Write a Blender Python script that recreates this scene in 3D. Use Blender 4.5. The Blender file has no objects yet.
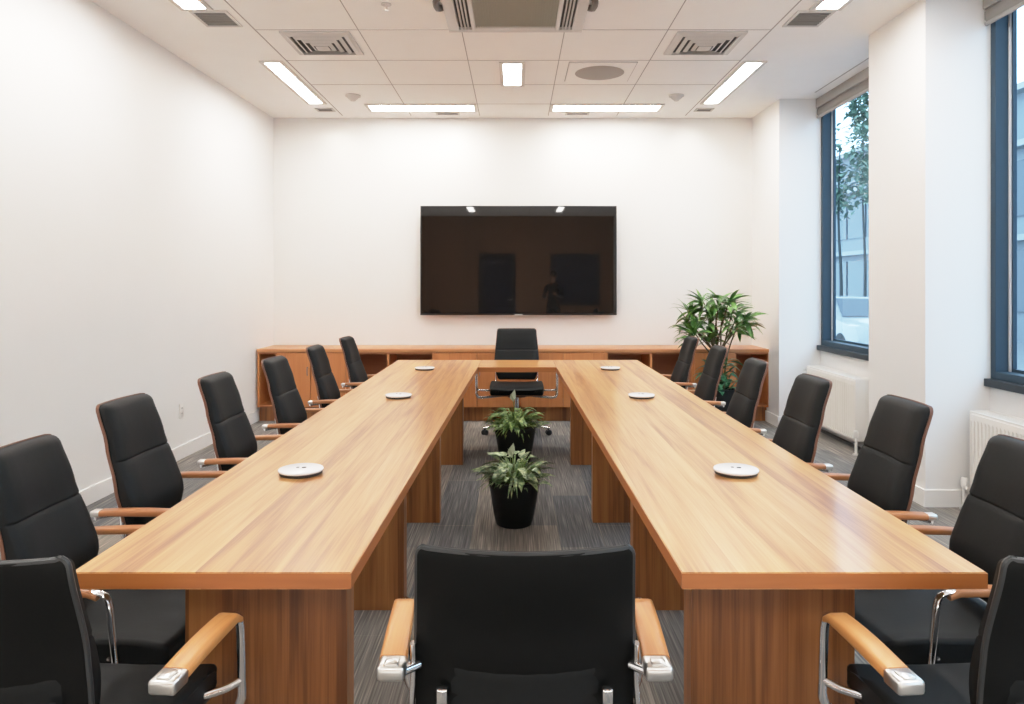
import bpy, bmesh, math, random
from mathutils import Vector, Matrix
random.seed(7)
PI = math.pi
sc = bpy.context.scene
C = sc.collection

# ------------------------------------------------------------------ constants
F = 725.0; PX = 515.5; PY = 285.0; CAMZ = 1.45
H = 3.341                      # ceiling height
YB = 8.21                      # back wall
YF = -3.6                      # wall behind the viewer
XR = 2.68                      # pier faces on the window side
XW = 3.10                      # wall below the windows
def xl(y): return -2.74 - 0.0247 * (YB - y)     # left wall runs very slightly out of square

# ------------------------------------------------------------------ materials
def newmat(name):
    m = bpy.data.materials.new(name); m.use_nodes = True
    nt = m.node_tree
    return m, nt, nt.nodes['Principled BSDF']
def N(nt, t, **kw):
    n = nt.nodes.new(t)
    for k, v in kw.items(): setattr(n, k, v)
    return n
def simple(name, col, rough=0.5, metal=0.0, spec=0.5, noise=0.0, nscale=30.0, bump=0.0, coat=0.0):
    m, nt, b = newmat(name)
    b.inputs['Base Color'].default_value = (*col, 1)
    b.inputs['Roughness'].default_value = rough
    b.inputs['Metallic'].default_value = metal
    b.inputs['Specular IOR Level'].default_value = spec
    b.inputs['Coat Weight'].default_value = coat
    tc = N(nt, 'ShaderNodeTexCoord')
    nz = N(nt, 'ShaderNodeTexNoise'); nz.inputs['Scale'].default_value = nscale; nz.inputs['Detail'].default_value = 4
    nt.links.new(tc.outputs['Object'], nz.inputs['Vector'])
    if noise > 0:
        mr = N(nt, 'ShaderNodeMapRange'); mr.inputs['To Min'].default_value = 1 - noise; mr.inputs['To Max'].default_value = 1 + noise
        nt.links.new(nz.outputs['Fac'], mr.inputs['Value'])
        mx = N(nt, 'ShaderNodeMix', data_type='RGBA', blend_type='MULTIPLY'); mx.inputs[0].default_value = 1
        mx.inputs[6].default_value = (*col, 1)
        nt.links.new(mr.outputs[0], mx.inputs[7]); nt.links.new(mx.outputs[2], b.inputs['Base Color'])
    if bump > 0:
        bp = N(nt, 'ShaderNodeBump'); bp.inputs['Strength'].default_value = bump; bp.inputs['Distance'].default_value = 0.002
        nt.links.new(nz.outputs['Fac'], bp.inputs['Height']); nt.links.new(bp.outputs[0], b.inputs['Normal'])
    return m
def emit(name, col, s):
    m, nt, b = newmat(name)
    b.inputs['Base Color'].default_value = (*col, 1)
    b.inputs['Emission Color'].default_value = (*col, 1); b.inputs['Emission Strength'].default_value = s
    return m
def wood(name, axis, dark, mid, light, rough=0.3, plank=0.11, coat=0.0, contrast=1.0, bump=0.03):
    """long grained veneer; grain runs along axis; laid in strips of width plank"""
    m, nt, b = newmat(name); L = nt.links.new
    tc = N(nt, 'ShaderNodeTexCoord'); oi = N(nt, 'ShaderNodeObjectInfo')
    sp = N(nt, 'ShaderNodeSeparateXYZ'); L(tc.outputs['Object'], sp.inputs[0])
    g = {'X': 0, 'Y': 1, 'Z': 2}[axis]
    oth = [i for i in (0, 1, 2) if i != g]
    # across = first other axis + second (so edges and ends also carry the strips)
    a = N(nt, 'ShaderNodeMath', operation='ADD')
    sc2 = N(nt, 'ShaderNodeMath', operation='MULTIPLY'); sc2.inputs[1].default_value = 0.35
    L(sp.outputs[oth[1]], sc2.inputs[0]); L(sp.outputs[oth[0]], a.inputs[0]); L(sc2.outputs[0], a.inputs[1])
    rnd = N(nt, 'ShaderNodeMath', operation='MULTIPLY_ADD'); rnd.inputs[1].default_value = 7.3
    L(oi.outputs['Random'], rnd.inputs[0]); L(a.outputs[0], rnd.inputs[2])
    dv = N(nt, 'ShaderNodeMath', operation='DIVIDE'); dv.inputs[1].default_value = plank; L(rnd.outputs[0], dv.inputs[0])
    fl = N(nt, 'ShaderNodeMath', operation='FLOOR'); L(dv.outputs[0], fl.inputs[0])
    wn = N(nt, 'ShaderNodeTexWhiteNoise', noise_dimensions='1D'); L(fl.outputs[0], wn.inputs['W'])
    off = N(nt, 'ShaderNodeMath', operation='MULTIPLY_ADD'); off.inputs[1].default_value = 13.0
    L(wn.outputs['Value'], off.inputs[0]); L(sp.outputs[g], off.inputs[2])
    # broad figure
    cb = N(nt, 'ShaderNodeCombineXYZ')
    s1 = N(nt, 'ShaderNodeMath', operation='MULTIPLY'); s1.inputs[1].default_value = 22; L(rnd.outputs[0], s1.inputs[0])
    s2 = N(nt, 'ShaderNodeMath', operation='MULTIPLY'); s2.inputs[1].default_value = 0.9; L(off.outputs[0], s2.inputs[0])
    L(s1.outputs[0], cb.inputs[0]); L(s2.outputs[0], cb.inputs[1])
    n1 = N(nt, 'ShaderNodeTexNoise'); n1.inputs['Scale'].default_value = 1.0; n1.inputs['Detail'].default_value = 3; n1.inputs['Distortion'].default_value = 0.6
    L(cb.outputs[0], n1.inputs['Vector'])
    # fine fibres
    cb2 = N(nt, 'ShaderNodeCombineXYZ')
    s3 = N(nt, 'ShaderNodeMath', operation='MULTIPLY'); s3.inputs[1].default_value = 150; L(rnd.outputs[0], s3.inputs[0])
    s4 = N(nt, 'ShaderNodeMath', operation='MULTIPLY'); s4.inputs[1].default_value = 3.0; L(off.outputs[0], s4.inputs[0])
    L(s3.outputs[0], cb2.inputs[0]); L(s4.outputs[0], cb2.inputs[1])
    n2 = N(nt, 'ShaderNodeTexNoise'); n2.inputs['Scale'].default_value = 1.0; n2.inputs['Detail'].default_value = 2
    L(cb2.outputs[0], n2.inputs['Vector'])
    m1 = N(nt, 'ShaderNodeMath', operation='MULTIPLY_ADD'); m1.inputs[1].default_value = 0.30
    L(n2.outputs['Fac'], m1.inputs[0])
    m2 = N(nt, 'ShaderNodeMath', operation='MULTIPLY_ADD'); m2.inputs[1].default_value = 0.62 * contrast; m2.inputs[2].default_value = 0.025 + 0.31 * (1 - contrast)
    L(n1.outputs['Fac'], m2.inputs[0]); L(m2.outputs[0], m1.inputs[2])
    m3 = N(nt, 'ShaderNodeMath', operation='MULTIPLY_ADD'); m3.inputs[1].default_value = 0.20 * contrast
    sh = N(nt, 'ShaderNodeMath', operation='SUBTRACT'); sh.inputs[1].default_value = 0.5; L(wn.outputs['Value'], sh.inputs[0])
    L(sh.outputs[0], m3.inputs[0]); L(m1.outputs[0], m3.inputs[2])
    cr = N(nt, 'ShaderNodeValToRGB'); L(m3.outputs[0], cr.inputs[0])
    e = cr.color_ramp.elements
    e[0].position = 0.30; e[0].color = (*dark, 1); e[1].position = 0.68; e[1].color = (*light, 1)
    k = e.new(0.47); k.color = (*mid, 1)
    L(cr.outputs[0], b.inputs['Base Color'])
    b.inputs['Roughness'].default_value = rough
    b.inputs['Coat Weight'].default_value = coat; b.inputs['Coat Roughness'].default_value = 0.13
    if not bump: return m
    bp = N(nt, 'ShaderNodeBump'); bp.inputs['Strength'].default_value = bump; bp.inputs['Distance'].default_value = 0.0005
    L(n2.outputs['Fac'], bp.inputs['Height']); L(bp.outputs[0], b.inputs['Normal'])
    return m

WD, WM, WL = (0.31, 0.115, 0.027), (0.555, 0.258, 0.082), (0.69, 0.385, 0.146)
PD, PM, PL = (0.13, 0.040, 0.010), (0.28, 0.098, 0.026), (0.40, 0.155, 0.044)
M = {}
M['top_y'] = wood('wood table top', 'Y', WD, WM, WL, rough=0.32, plank=0.13, coat=0.32, bump=0)
M['top_x'] = wood('wood bridge top', 'X', WD, WM, WL, rough=0.32, plank=0.13, coat=0.32, bump=0)
M['edge'] = wood('wood edge band', 'X', (0.32, 0.088, 0.018), (0.40, 0.122, 0.028), (0.48, 0.16, 0.04), rough=0.4, plank=5.0)
M['edge_y'] = wood('wood edge band long', 'Y', (0.32, 0.088, 0.018), (0.40, 0.122, 0.028), (0.48, 0.16, 0.04), rough=0.4, plank=5.0)
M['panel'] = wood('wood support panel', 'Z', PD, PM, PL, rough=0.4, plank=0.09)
M['cab'] = wood('wood cabinet', 'Z', (0.48, 0.16, 0.048), (0.56, 0.20, 0.063), (0.62, 0.245, 0.082), rough=0.4, plank=0.22, contrast=0.6)
M['cab_x'] = wood('wood cabinet top', 'X', (0.44, 0.17, 0.06), (0.52, 0.215, 0.08), (0.58, 0.26, 0.10), rough=0.3, plank=0.3, contrast=0.6)
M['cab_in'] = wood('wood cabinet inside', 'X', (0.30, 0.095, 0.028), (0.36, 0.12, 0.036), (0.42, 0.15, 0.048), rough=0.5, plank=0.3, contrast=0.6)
M['arm'] = wood('wood arm pad', 'Y', (0.50, 0.20, 0.055), (0.62, 0.275, 0.085), (0.70, 0.35, 0.13), rough=0.35, plank=3.0)
M['arm_side'] = wood('wood slim arm pad', 'Y', (0.34, 0.125, 0.042), (0.44, 0.17, 0.06), (0.52, 0.22, 0.085), rough=0.35, plank=3.0)
M['veneer'] = wood('wood chair shell', 'Z', (0.13, 0.05, 0.025), (0.17, 0.067, 0.034), (0.21, 0.086, 0.045), rough=0.4, plank=3.0)
M['wall'] = simple('painted wall', (0.81, 0.80, 0.785), 0.75, noise=0.012, nscale=3, bump=0.03)
M['wallback'] = simple('painted back wall', (0.80, 0.785, 0.76), 0.75, noise=0.012, nscale=3, bump=0.03)
M['ceil'] = simple('ceiling board', (0.93, 0.915, 0.895), 0.85, noise=0.02, nscale=5, bump=0.05)
M['groove'] = simple('ceiling joint', (0.42, 0.39, 0.36), 0.9)
M['skirt'] = simple('skirting paint', (0.84, 0.83, 0.81), 0.45)
M['leather'] = simple('black leather', (0.0070, 0.0080, 0.0082), 0.55, spec=0.16, noise=0.15, nscale=60, bump=0.10)
M['leather_back'] = simple('black smooth leather', (0.0022, 0.0026, 0.0026), 0.5, spec=0.14, noise=0.1, nscale=50, bump=0.06)
M['leather_edge'] = simple('dark grey piping', (0.018, 0.020, 0.021), 0.45)
M['chrome'] = simple('polished chrome', (0.82, 0.82, 0.83), 0.10, metal=1.0, noise=0.02)
M['satin'] = simple('satin aluminium', (0.72, 0.71, 0.69), 0.28, metal=1.0, noise=0.03)
M['plastic'] = simple('black plastic', (0.012, 0.012, 0.013), 0.45, noise=0.05)
M['pot'] = simple('matt black planter', (0.005, 0.006, 0.006), 0.5, spec=0.2, noise=0.1, nscale=20)
M['soil'] = simple('potting soil', (0.03, 0.02, 0.013), 0.95, noise=0.5, nscale=60, bump=0.8)
M['white_pl'] = simple('white plastic', (0.82, 0.80, 0.77), 0.3, noise=0.01)
M['puck'] = simple('white enamel', (0.88, 0.87, 0.87), 0.25, noise=0.01)
M['vent'] = simple('vent metal', (0.62, 0.59, 0.56), 0.45, noise=0.03)
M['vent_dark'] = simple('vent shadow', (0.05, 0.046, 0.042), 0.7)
M['vent_grey'] = simple('vent grey slats', (0.22, 0.20, 0.18), 0.6, noise=0.05)
M['grille'] = simple('olive grey grille', (0.34, 0.33, 0.27), 0.6, noise=0.05)
M['clip'] = simple('brown clip', (0.10, 0.075, 0.06), 0.5, noise=0.05)
M['speaker'] = simple('speaker mesh', (0.36, 0.325, 0.295), 0.7, noise=0.08, nscale=300)
M['lightframe'] = simple('light frame', (0.70, 0.66, 0.62), 0.5)
M['diffuser'] = emit('light diffuser', (1.0, 0.965, 0.92), 48.0)
M['diffuser2'] = emit('softer light diffuser', (1.0, 0.96, 0.90), 22.0)
M['spotlens'] = emit('downlight lens', (1.0, 0.9, 0.75), 0.4)
M['frame'] = simple('window frame blue grey', (0.030, 0.056, 0.082), 0.5, spec=0.2, noise=0.04)
M['frame_in'] = simple('window bead pale', (0.62, 0.66, 0.70), 0.35)
M['sill'] = simple('window sill slate', (0.03, 0.038, 0.046), 0.5, spec=0.25, noise=0.08)
M['blind'] = simple('blind fabric taupe', (0.22, 0.205, 0.19), 0.8, noise=0.06, nscale=200)
M['blind2'] = simple('blind cassette', (0.33, 0.31, 0.29), 0.5)
M['rad'] = simple('radiator enamel', (0.86, 0.83, 0.78), 0.32, noise=0.01)
M['tv'] = simple('television bezel', (0.008, 0.008, 0.009), 0.3, noise=0.05)
M['badge'] = simple('silver badge', (0.7, 0.68, 0.66), 0.3, metal=0.8, noise=0.2, nscale=400)
M['stem'] = simple('brown stem', (0.10, 0.075, 0.035), 0.7, noise=0.3, nscale=60)
M['bark'] = simple('grey bark', (0.035, 0.04, 0.04), 0.9, noise=0.3, nscale=20)
M['gstem'] = simple('green stem', (0.13, 0.22, 0.05), 0.6, noise=0.2, nscale=60)
def leafmat(name, dark, light, lo=0.4, hi=0.62, scale=28, rough=0.4):
    m, nt, b = newmat(name); L = nt.links.new
    tc = N(nt, 'ShaderNodeTexCoord'); nz = N(nt, 'ShaderNodeTexNoise')
    nz.inputs['Scale'].default_value = scale; nz.inputs['Detail'].default_value = 3
    L(tc.outputs['Object'], nz.inputs['Vector'])
    cr = N(nt, 'ShaderNodeValToRGB'); L(nz.outputs['Fac'], cr.inputs[0]); e = cr.color_ramp.elements
    e[0].position = lo; e[0].color = (*dark, 1); e[1].position = hi; e[1].color = (*light, 1)
    L(cr.outputs[0], b.inputs['Base Color']); b.inputs['Roughness'].default_value = rough
    return m
M['leaf'] = leafmat('glossy leaf', (0.03, 0.10, 0.016), (0.15, 0.31, 0.06), 0.38, 0.66, 14, 0.3)
M['leaf2'] = leafmat('deep green leaf', (0.015, 0.07, 0.028), (0.07, 0.22, 0.09), 0.4, 0.6, 30, 0.35)
M['vleaf'] = leafmat('variegated leaf', (0.06, 0.125, 0.035), (0.42, 0.49, 0.25), 0.44, 0.68, 34, 0.45)
M['vleaf2'] = leafmat('green soft leaf', (0.06, 0.14, 0.025), (0.34, 0.45, 0.14), 0.42, 0.66, 34, 0.45)
M['bud'] = simple('pale bud', (0.55, 0.60, 0.42), 0.6, noise=0.15, nscale=80)
M['treeleaf'] = leafmat('tree leaf', (0.055, 0.11, 0.075), (0.13, 0.20, 0.14), 0.35, 0.65, 2, 0.6)
M['carwhite'] = simple('car paint white', (0.27, 0.28, 0.29), 0.25, noise=0.01, coat=0.5)
M['carglass'] = simple('car glass', (0.03, 0.045, 0.06), 0.1)
M['tyre'] = simple('tyre rubber', (0.02, 0.02, 0.02), 0.8)
M['asphalt'] = simple('street paving', (0.16, 0.17, 0.18), 0.9, noise=0.15, nscale=4)
M['facade'] = simple('facade panel', (0.16, 0.18, 0.195), 0.6, noise=0.04)
M['facglass'] = simple('facade glass', (0.04, 0.06, 0.075), 0.15, noise=0.2, nscale=0.7)
M['facwhite'] = simple('facade ledge', (0.26, 0.28, 0.29), 0.6)
M['brownwall'] = wood('brown panelling', 'Z', (0.20, 0.10, 0.055), (0.25, 0.125, 0.07), (0.30, 0.15, 0.085), rough=0.5, plank=0.6)
M['doordark'] = simple('dark door', (0.02, 0.022, 0.03), 0.35, noise=0.1)
M['doorglass'] = simple('dark door glass', (0.03, 0.035, 0.06), 0.08)

def carpet():
    m, nt, b = newmat('carpet planks'); L = nt.links.new
    tc = N(nt, 'ShaderNodeTexCoord')
    mp = N(nt, 'ShaderNodeMapping'); mp.inputs['Rotation'].default_value = (0, 0, PI / 2); L(tc.outputs['Object'], mp.inputs[0])
    br = N(nt, 'ShaderNodeTexBrick'); br.inputs['Scale'].default_value = 1.0
    br.inputs['Brick Width'].default_value = 1.0; br.inputs['Row Height'].default_value = 0.25
    br.inputs['Mortar Size'].default_value = 0.0025; br.inputs['Bias'].default_value = 0.0
    br.offset = 0.37
    br.inputs['Color1'].default_value = (0.150, 0.152, 0.155, 1); br.inputs['Color2'].default_value = (0.285, 0.252, 0.215, 1)
    br.inputs['Mortar'].default_value = (0.30, 0.27, 0.23, 1)
    L(mp.outputs[0], br.inputs['Vector'])
    m2 = N(nt, 'ShaderNodeMapping'); m2.inputs['Scale'].default_value = (150, 2.6, 1); L(tc.outputs['Object'], m2.inputs[0])
    n = N(nt, 'ShaderNodeTexNoise'); n.inputs['Scale'].default_value = 1; n.inputs['Detail'].default_value = 3; L(m2.outputs[0], n.inputs[0])
    cr = N(nt, 'ShaderNodeValToRGB'); e = cr.color_ramp.elements
    e[0].position = 0.34; e[0].color = (0.55, 0.55, 0.56, 1); e[1].position = 0.72; e[1].color = (1.75, 1.68, 1.6, 1)
    k = e.new(0.56); k.color = (1.0, 1.0, 1.0, 1)
    L(n.outputs['Fac'], cr.inputs[0])
    mx = N(nt, 'ShaderNodeMix', data_type='RGBA', blend_type='MULTIPLY'); mx.inputs[0].default_value = 1
    L(br.outputs['Color'], mx.inputs[6]); L(cr.outputs[0], mx.inputs[7])
    L(mx.outputs[2], b.inputs['Base Color']); b.inputs['Roughness'].default_value = 0.95
    b.inputs['Specular IOR Level'].default_value = 0.15
    n3 = N(nt, 'ShaderNodeTexNoise'); n3.inputs['Scale'].default_value = 260; L(tc.outputs['Object'], n3.inputs[0])
    bp = N(nt, 'ShaderNodeBump'); bp.inputs['Strength'].default_value = 0.5; bp.inputs['Distance'].default_value = 0.004
    L(n3.outputs['Fac'], bp.inputs['Height']); L(bp.outputs[0], b.inputs['Normal'])
    return m
M['carpet'] = carpet()
def glassmat():
    m = bpy.data.materials.new('window glass'); m.use_nodes = True; nt = m.node_tree; nt.nodes.clear(); L = nt.links.new
    o = N(nt, 'ShaderNodeOutputMaterial'); mx = N(nt, 'ShaderNodeMixShader')
    t = N(nt, 'ShaderNodeBsdfTransparent'); t.inputs[0].default_value = (0.80, 0.90, 0.97, 1)
    g = N(nt, 'ShaderNodeBsdfGlossy'); g.inputs['Roughness'].default_value = 0.02
    fr = N(nt, 'ShaderNodeFresnel'); fr.inputs[0].default_value = 1.3
    ge = N(nt, 'ShaderNodeNewGeometry'); iv = N(nt, 'ShaderNodeMath', operation='SUBTRACT'); iv.inputs[0].default_value = 1.0; L(ge.outputs['Backfacing'], iv.inputs[1])
    ml = N(nt, 'ShaderNodeMath', operation='MULTIPLY'); L(fr.outputs[0], ml.inputs[0]); L(iv.outputs[0], ml.inputs[1])
    L(ml.outputs[0], mx.inputs[0]); L(t.outputs[0], mx.inputs[1]); L(g.outputs[0], mx.inputs[2]); L(mx.outputs[0], o.inputs[0])
    return m
M['glass'] = glassmat()
def screenmat():
    m, nt, b = newmat('television screen')
    b.inputs['Base Color'].default_value = (0.006, 0.0055, 0.005, 1); b.inputs['Roughness'].default_value = 0.025
    b.inputs['IOR'].default_value = 1.46
    return m
M['screen'] = screenmat()

# ------------------------------------------------------------------ mesh helpers
def box(bm, x0, x1, y0, y1, z0, z1, bev=0.0, seg=2, mi=0, mat=None):
    t = bmesh.new()
    bmesh.ops.create_cube(t, size=1.0)
    for v in t.verts:
        v.co = Vector(((x0 + x1) / 2 + v.co.x * (x1 - x0), (y0 + y1) / 2 + v.co.y * (y1 - y0), (z0 + z1) / 2 + v.co.z * (z1 - z0)))
    if bev > 0:
        bmesh.ops.bevel(t, geom=t.edges[:], offset=bev, segments=seg, profile=0.5, affect='EDGES')
    merge(bm, t, mi, mat)
def merge(bm, t, mi=0, mat=None):
    if mat is not None: bmesh.ops.transform(t, matrix=mat, verts=t.verts)
    mp = {v: bm.verts.new(v.co) for v in t.verts}
    for f in t.faces:
        try:
            g = bm.faces.new([mp[v] for v in f.verts]); g.material_index = mi if mi else f.material_index
        except ValueError: pass
    t.free()
def tube(bm, pts, r, seg=10, cap=True, radii=None, flat=1.0, up=(0, 0, 1), mi=0):
    pts = [Vector(p) for p in pts]; n = len(pts); rings = []
    prev = None
    for i, p in enumerate(pts):
        d = (pts[min(i + 1, n - 1)] - pts[max(i - 1, 0)]).normalized()
        if prev is None:
            u = Vector(up)
            if abs(d.dot(u)) > 0.95: u = Vector((1, 0, 0))
            a = (u - d * d.dot(u)).normalized()
        else:
            a = (prev - d * d.dot(prev)).normalized()
        prev = a; b = d.cross(a)
        rr = radii[i] if radii else r
        rings.append([bm.verts.new(p + a * rr * flat * math.cos(2 * PI * k / seg) + b * rr * math.sin(2 * PI * k / seg)) for k in range(seg)])
    for i in range(n - 1):
        for k in range(seg):
            f = bm.faces.new((rings[i][k], rings[i][(k + 1) % seg], rings[i + 1][(k + 1) % seg], rings[i + 1][k])); f.material_index = mi
    if cap:
        bm.faces.new(rings[0][::-1]).material_index = mi; bm.faces.new(rings[-1]).material_index = mi
def lathe(bm, prof, seg=32, c=(0, 0, 0), mi=0):
    c = Vector(c); rings = []
    for r, z in prof:
        if r < 1e-6: rings.append([bm.verts.new(c + Vector((0, 0, z)))])
        else: rings.append([bm.verts.new(c + Vector((r * math.cos(2 * PI * k / seg), r * math.sin(2 * PI * k / seg), z))) for k in range(seg)])
    for a, b in zip(rings, rings[1:]):
        for k in range(seg):
            k2 = (k + 1) % seg
            if len(a) == 1 and len(b) == 1: continue
            if len(a) == 1: vs = (a[0], b[k2], b[k])
            elif len(b) == 1: vs = (a[k], a[k2], b[0])
            else: vs = (a[k], a[k2], b[k2], b[k])
            bm.faces.new(vs).material_index = mi
def smoothpts(pts, n=5):
    pts = [Vector(p) for p in pts]; out = []
    P = [pts[0]] + pts + [pts[-1]]
    for i in range(1, len(P) - 2):
        p0, p1, p2, p3 = P[i - 1], P[i], P[i + 1], P[i + 2]
        for k in range(n):
            t = k / n
            out.append(0.5 * ((2 * p1) + (-p0 + p2) * t + (2 * p0 - 5 * p1 + 4 * p2 - p3) * t * t + (-p0 + 3 * p1 - 3 * p2 + p3) * t ** 3))
    out.append(pts[-1]); return out
def interp(tab, x):
    if x <= tab[0][0]: return tab[0][1]
    for (a, va), (b, vb) in zip(tab, tab[1:]):
        if x <= b:
            t = (x - a) / (b - a); t = t * t * (3 - 2 * t) * 0.5 + t * 0.5
            return va + (vb - va) * t
    return tab[-1][1]
def obj(name, bm, mats, parent=None, smooth=35):
    bmesh.ops.recalc_face_normals(bm, faces=bm.faces[:])
    me = bpy.data.meshes.new(name); bm.to_mesh(me); bm.free()
    for m in (mats if isinstance(mats, (list, tuple)) else [mats]): me.materials.append(m)
    if smooth:
        for p in me.polygons: p.use_smooth = True
        me.set_sharp_from_angle(angle=math.radians(smooth))
    o = bpy.data.objects.new(name, me); C.objects.link(o)
    if parent: o.parent = parent
    return o
def tag(o, label, cat, group=None):
    o['label'] = label; o['category'] = cat
    if group: o['group'] = group
    return o
def thing(name, label, cat, loc=(0, 0, 0), rz=0, group=None):
    o = bpy.data.objects.new(name, None); C.objects.link(o); o.empty_display_size = 0.1
    o.location = loc; o.rotation_euler = (0, 0, rz)
    return tag(o, label, cat, group)
def struct(name, bm, m, parent=None, smooth=0):
    o = obj(name, bm, m, parent, smooth)
    o['kind'] = 'structure'
    return o
def dup(root, loc, rz, label, group=None):
    r = root.copy(); C.objects.link(r); r.location = loc; r.rotation_euler = (0, 0, rz); r['label'] = label
    if group: r['group'] = group
    for ch in list(root.children):
        c = ch.copy(); C.objects.link(c); c.parent = r
        for g in list(ch.children):
            d = g.copy(); C.objects.link(d); d.parent = c
    return r
def B(): return bmesh.new()

# ------------------------------------------------------------------ the room
b = B(); box(b, -3.3, 3.4, YF - .2, YB + .2, -0.12, 0); struct('floor', b, M['carpet'])
b = B(); box(b, -3.3, 3.4, YB, YB + .2, 0, H + .1); struct('wall_back', b, M['wallback'])
b = B()
vs = [(xl(YF - .2), YF - .2), (xl(YB), YB), (xl(YB) - .3, YB), (xl(YF) - .3, YF - .2)]
lo = [b.verts.new((x, y, 0)) for x, y in vs]; hi = [b.verts.new((x, y, H + .1)) for x, y in vs]
b.faces.new(lo); b.faces.new(hi)
for i in range(4): b.faces.new((lo[i], lo[(i + 1) % 4], hi[(i + 1) % 4], hi[i]))
struct('wall_left', b, M['wall'])
b = B(); box(b, -3.3, 3.4, YF - .2, YF, 0, H + .1); struct('wall_front', b, M['brownwall'])

# piers and aprons of the window wall
OPEN = [(5.50, 7.37), (2.87, 4.74), (0.24, 2.11), (-2.39, -0.52)]
SILL = 0.84
y = YB
for y0, y1 in OPEN + [(None, YF)]:
    b = B(); box(b, XR, XW + .13, y1 if y0 is not None else YF, y, 0, H + .1); struct('wall_right', b, M['wall'])
    if y0 is None: break
    b = B(); box(b, XW, XW + .13, y0, y1, 0, SILL - .05); struct('wall_right', b, M['wall'])
    y = y0

# ceiling: board + tile joints
b = B(); box(b, -3.3, XW + .13, YF - .2, YB + .2, H, H + .1)
XG = [-1.93, -1.165, -0.40, 0.365, 1.13, 1.895]
YG = [7.57, 6.84, 6.10, 5.37, 4.63, 3.9, 3.16, 2.42, 1.68, .94, .2, -.54, -1.28, -2.02, -2.76]
jz0, jz1 = H - 0.0012, H
for i, x in enumerate(XG):
    w = 0.005 if i in (0, 5) else 0.0035
    box(b, x - w, x + w, YF, YB - .12, jz0, jz1, mi=1)
for y in YG:
    x0, x1 = (-1.93, 1.895)
    if y == 7.57: x0, x1 = -0.42, 0.38
    box(b, x0, x1, y - .004, y + .004, jz0 - .0003, jz1, mi=1)
# shadow slot running beside the windows
box(b, 2.935, 2.95, 5.55, 7.12, jz0, jz1, mi=1)
box(b, 2.935, 2.95, 2.90, 4.5, jz0, jz1, mi=1)
struct('ceiling', b, [M['ceil'], M['groove']])

# skirting
b = B()
vs = [(xl(YF), YF), (xl(YB), YB), (xl(YB) + .014, YB), (xl(YF) + .014, YF)]
lo = [b.verts.new((x, y, 0.001)) for x, y in vs]; hi = [b.verts.new((x, y, .112)) for x, y in vs]
b.faces.new(lo); b.faces.new(hi)
for i in range(4): b.faces.new((lo[i], lo[(i + 1) % 4], hi[(i + 1) % 4], hi[i]))
struct('baseboard_left', b, M['skirt'])
b = B(); box(b, xl(YB) + .014, XR - .014, YB - .014, YB, .001, .112); struct('baseboard_back', b, M['skirt'])
b = B(); y = YB
for y0, y1 in OPEN + [(YF, YF)]:
    box(b, XR - .014, XR, y1 - (.014 if y1 > YF else 0), y, .001, .112)
    if y1 > YF:
        box(b, XR, XW, y1 - .014, y1, .001, .112)
        box(b, XW - .014, XW, y0, y1 - .014, .001, .112)
        box(b, XR, XW, y0, y0 + .014, .001, .112)
    y = y0
struct('baseboard_right', b, M['skirt'])

# windows
for i, (y0, y1) in enumerate(OPEN):
    b = B()
    fx0, fx1 = XW + .005, XW + .125; t = .05
    box(b, fx0, fx1, y1 - t, y1, SILL, H, .003)
    box(b, fx0, fx1, y0, y0 + t, SILL, H, .003)
    box(b, fx0, fx1, y0 + t, y1 - t, SILL, SILL + t, .003)
    box(b, fx0, fx1, y0 + t, y1 - t, H - t, H, .003)
    w = struct('window_%d' % (i + 1), b, M['frame'])
    b = B(); s = .022; gx = XW + .10
    box(b, gx - .012, gx + .02, y1 - t - s, y1 - t, SILL + t, H - t, .002)
    box(b, gx - .012, gx + .02, y0 + t, y0 + t + s, SILL + t, H - t, .002)
    struct('window_bead', b, M['frame_in'], w)
    b = B()
    box(b, gx - .006, gx + .02, y1 - t - s - .014, y1 - t - s, SILL + t, H - t, .001)
    box(b, gx - .006, gx + .02, y0 + t + s, y0 + t + s + .014, SILL + t, H - t, .001)
    box(b, gx - .006, gx + .02, y0 + t + s, y1 - t - s, SILL + t, SILL + t + .02, .001)
    struct('window_gasket', b, M['frame'], w)
    b = B(); box(b, gx + .004, gx + .010, y0 + t + s, y1 - t - s, SILL + t + .01, H - t); struct('window_pane', b, M['glass'], w)
    b = B(); box(b, XW - .04, fx1, y0, y1, SILL - .05, SILL, .004); struct('window_sill', b, M['sill'], w)

# roller blinds pulled up at the two windows in view
def blind(y0, y1, label):
    t = thing('roller_blind', label, 'blind', (XW - .001, (y0 + y1) / 2, H - .21), group='rolled up window blinds')
    h = (y1 - y0) / 2 - .006
    b = B(); box(b, -.05, -.0, -h, h, .115, .208, .006); obj('cassette', b, M['blind2'], t)
    b = B()
    pr = [(.0, .03), (-.03, .03), (-.042, .05), (-.042, .095), (-.03, .115), (0, .115)]
    lo = [b.verts.new((x, -h + .01, z)) for x, z in pr]; hi = [b.verts.new((x, h - .01, z)) for x, z in pr]
    b.faces.new(lo); b.faces.new(hi)
    for i in range(6): b.faces.new((lo[i], lo[(i + 1) % 6], hi[(i + 1) % 6], hi[i]))
    obj('fabric_roll', b, M['blind'], t, 50)
    b = B(); tube(b, [(-.03, -h + .01, .02), (-.03, h - .01, .02)], .014, 10); obj('bottom_bar', b, M['blind2'], t)
blind(*OPEN[0], 'taupe roller blind rolled up at the top of the far window')
blind(*OPEN[1], 'taupe roller blind rolled up at the top of the near window at the right edge')

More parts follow.
